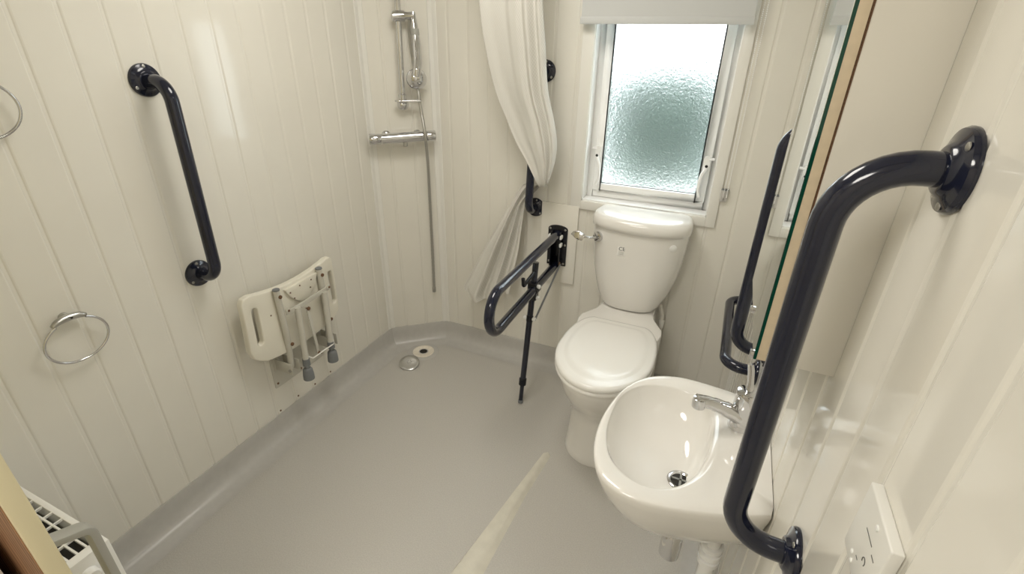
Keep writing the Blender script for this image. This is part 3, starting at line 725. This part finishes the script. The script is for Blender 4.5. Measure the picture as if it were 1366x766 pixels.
for y in (.715, .885): obj('clip', box(1.6365, 1.66, y - .006, y + .006, MZ0 - .004, MZ0 + .008), CHROME, do, bevel=.0012)

# ------------------------------------------------------------------ white control box on the right wall
bx = empty('switch_box', (W, .38, 1.03), 'white plastic wall switch box with small grey print beside the big grab rail', 'switch')
fp = obj('front_plate', box(1.7465, W, .335, .425, 1.030, 1.123), BOXW, bx, bevel=.002, seg=3)
FX = 1.7462
obj('indicator', lathe([(.0035, 0), (.003, .0015), (.0015, .002)], (1.7466, .373, 1.110), (-1, 0, 0), 14), PAPER, fp)
for y, z in ((.397, 1.045), (.391, 1.038)): obj('dimple', lathe([(.003, 0), (.0025, .001), (.001, .0015)], (1.7466, y, z), (-1, 0, 0), 12), PAPER, fp)
obj('print_dash', box(FX, FX + .0004, .367, .391, 1.0890, 1.0902), PRINT, fp)
obj('print_dash', box(FX, FX + .0004, .352, .361, 1.0845, 1.0857), PRINT, fp)
arc = [(FX, .368 + .0042 * math.cos(a), 1.066 + .0042 * math.sin(a)) for a in [math.radians(-40 + 260 * k / 14) for k in range(15)]]
obj('print_dial', tube(arc, .0005, 6), PRINT, fp)
obj('print_tick', box(FX, FX + .0004, .380, .386, 1.052, 1.053), PRINT, fp)

# ------------------------------------------------------------------ shower curtain
rowsL = [(.555, .822, 1.775, 2.18), (.564, .819, 1.78, 1.943), (.579, .829, 1.80, 1.676), (.590, .838, 1.82, 1.53), (.623, .848, 1.84, 1.37), (.670, .875, 1.85, 1.258), (.711, .890, 1.855, 1.17), (.759, .885, 1.86, 1.095), (.800, .866, 1.868, 1.02),
         (.812, .848, 1.89, .985), (.790, .83, 1.945, .968), (.72, .80, 1.972, .965), (.685, .775, 1.97, .935), (.652, .728, 1.962, .87), (.612, .722, 1.95, .80), (.525, .718, 1.92, .63), (.455, .70, 1.895, .48), (.425, .694, 1.885, .415), (.43, .692, 1.884, .385)]
NU = 72
def lerp_rows(rows_, n):
    P = [Vector(r) for r in [(*r[:3],) for r in rows_]]; Z = [Vector((r[3], 0, 0)) for r in rows_]
    a, b_ = spline(P, n, False), spline(Z, n, False)
    return [(p.x, p.y, p.z, z.x) for p, z in zip(a, b_)]
rws = lerp_rows(rowsL, 6)
V, F_, UV = [], [], []
arcl = 0
for j, (xl, xr, yy, z) in enumerate(rws):
    wdt = xr - xl
    if j: arcl += math.dist((xl + xr, yy * 2, z * 2), (rws[j - 1][0] + rws[j - 1][1], rws[j - 1][2] * 2, rws[j - 1][3] * 2)) / 2
    for i in range(NU + 1):
        u = i / NU
        amp = .030 * min(1, wdt / .16) if z > 1.0 else .032 * min(1, wdt / .16)
        if .955 < z < .99: amp = .008
        ph = .8 * math.sin(z * 2.2)
        rw = max(0, min(1, (u - .5) / .25)); rw = rw * rw * (3 - 2 * rw)
        if z > .96: fo = math.sin(u * 2.2 * PI + ph) * .45 + rw * (math.sin(u * 10 * PI + ph) * .42 + math.sin(u * 17 * PI + 2 * ph) * .12) + .05 * math.sin(u * 9 * PI + z * 6)
        else: fo = math.sin(u * 5.4 * PI + .4) * .75 + math.sin(u * 10 * PI + z * 3) * .2
        x = xl + wdt * (u + .018 * math.sin(u * 6 * PI + 2 + ph) * math.sin(PI * u))
        zz_ = z
        if z < .98: zz_ = z + (-.05 * math.sin(PI * min(1, u * 1.3)) + .055 * u) * max(0, (.98 - z) / .58)
        else: zz_ = z + .012 * (u - .5)
        V.append((x, min(yy + amp * fo, D - .006), zz_)); UV.append((u * .55, arcl))
n = NU + 1
F_ = [(j * n + i, j * n + i + 1, (j + 1) * n + i + 1, (j + 1) * n + i) for j in range(len(rws) - 1) for i in range(NU)]
cu = obj('shower_curtain', (V, F_), CURT, angle=180)
uvl = cu.data.uv_layers.new(name='UVMap')
for lp in cu.data.loops: uvl.data[lp.index].uv = UV[lp.vertex_index]
md = cu.modifiers.new('thickness', 'SOLIDIFY'); md.thickness = .0012
tag(cu, 'white woven shower curtain gathered and tucked behind a grab rail', 'curtain')
ra = empty('curtain_rail', (.69, 1.0, ZC - .03), 'slim white ceiling curtain rail above the shower area', 'curtain rail')
obj('rail', box(.68, .70, .2, 1.9, ZC - .022, ZC), WHITE, ra, bevel=.002)

# ------------------------------------------------------------------ sliding door edge, its handle, and the panel heater
dr1 = obj('door_1', box(.01, .72, .074, .1, .01, 1.98), DOORC, bevel=.003); tag(dr1, kind='structure')
obj('veneer', box(.01, .717, .0725, .0738, .012, 1.978), BROWN, dr1, smooth=False)
hx = .655
hpts = fillet([(hx, .1, .800), (hx, .158, .775), (hx - .004, .158, .56), (hx - .004, .1, .54)], .018, 6)
def flatbar(pts, w2, t2):
    pts = [Vector(p) for p in pts]; V = []; n = len(pts)
    for i, p in enumerate(pts):
        t = (pts[min(i + 1, n - 1)] - pts[max(i - 1, 0)]).normalized(); s = Vector((1, 0, 0)); nn = t.cross(s).normalized()
        for a, b_ in ((-w2, -t2), (w2, -t2), (w2, t2), (-w2, t2)): V.append(p + s * a + nn * b_)
    F_ = [(i * 4 + k, i * 4 + (k + 1) % 4, (i + 1) * 4 + (k + 1) % 4, (i + 1) * 4 + k) for i in range(n - 1) for k in range(4)] + [(3, 2, 1, 0), tuple((n - 1) * 4 + k for k in range(4))]
    return V, F_
obj('door_handle', flatbar(hpts, .014, .0065), SATIN, dr1, bevel=.002)
he = empty('panel_heater', (.29, .16, 0), 'white panel heater with an open grid top standing behind the door', 'heater')
HXa, HXb, HYa, HYb, HZt = .02, .552, .115, .203, .628
def well(x0, x1, y0, y1, z0, z1, tx, ty):
    o4 = [(x0, y0), (x1, y0), (x1, y1), (x0, y1)]; i4 = [(x0 + tx, y0 + ty), (x1 - tx, y0 + ty), (x1 - tx, y1 - ty), (x0 + tx, y1 - ty)]
    return loft([[(*p, z1 - .06) for p in i4], [(*p, z1) for p in i4], [(*p, z1) for p in o4], [(*p, z0) for p in o4]])
obj('casing', well(HXa, HXb, HYa, HYb, .16, HZt, .022, .011), WHITE, he, bevel=.0015)
for k in range(1, 4): 
    y = HYa + .011 + (HYb - HYa - .022) * k / 4; obj('grille_bar', box(HXa + .02, HXb - .02, y - .0018, y + .0018, HZt - .006, HZt), WHITE, he)
for k in range(1, 13):
    x = HXa + .03 + (HXb - HXa - .06) * k / 13; obj('grille_bar', box(x - .0018, x + .0018, HYa + .009, HYb - .009, HZt - .0055, HZt - .0005), WHITE, he)
obj('element', box(HXa + .03, HXb - .03, HYa + .016, HYb - .016, HZt - .0605, HZt - .035), DARK, he)
obj('thermostat_knob', lathe([(.016, 0), (.016, .012), (.013, .015)], (HXb, (HYa + HYb) / 2 - .005, .585), (1, 0, 0), 20), WHITE, he)
for x in (.08, .49): obj('foot', box(x - .015, x + .015, HYa - .0, HYb + .03, 0, .165), WHITE, he, bevel=.003)

# ------------------------------------------------------------------ ceiling lamp
la = empty('ceiling_light', (.85, 1.12, ZC - .05), 'round white flush ceiling lamp giving a warm light', 'lamp')
obj('lamp_base', lathe([(.31, 0), (.31, .02), (.305, .024)], (.85, 1.12, ZC), (0, 0, -1), 40), RINGW, la)
obj('diffuser', lathe([(.30, .022), (.298, .038), (.28, .048), (.10, .055)], (.85, 1.12, ZC), (0, 0, -1), 40), LAMPM, la)

hl = empty('ceiling_light', (.95, -.55, ZC - .05), 'unseen round white fill lamp added in the hallway outside the doorway', 'lamp')  # fill lamp added behind the camera to brighten the near surfaces
obj('lamp_base', lathe([(.31, 0), (.31, .02), (.305, .024)], (.95, -.55, ZC), (0, 0, -1), 40), RINGW, hl)
obj('diffuser', lathe([(.30, .022), (.298, .038), (.28, .048), (.10, .055)], (.95, -.55, ZC), (0, 0, -1), 40), HALLFILL, hl)
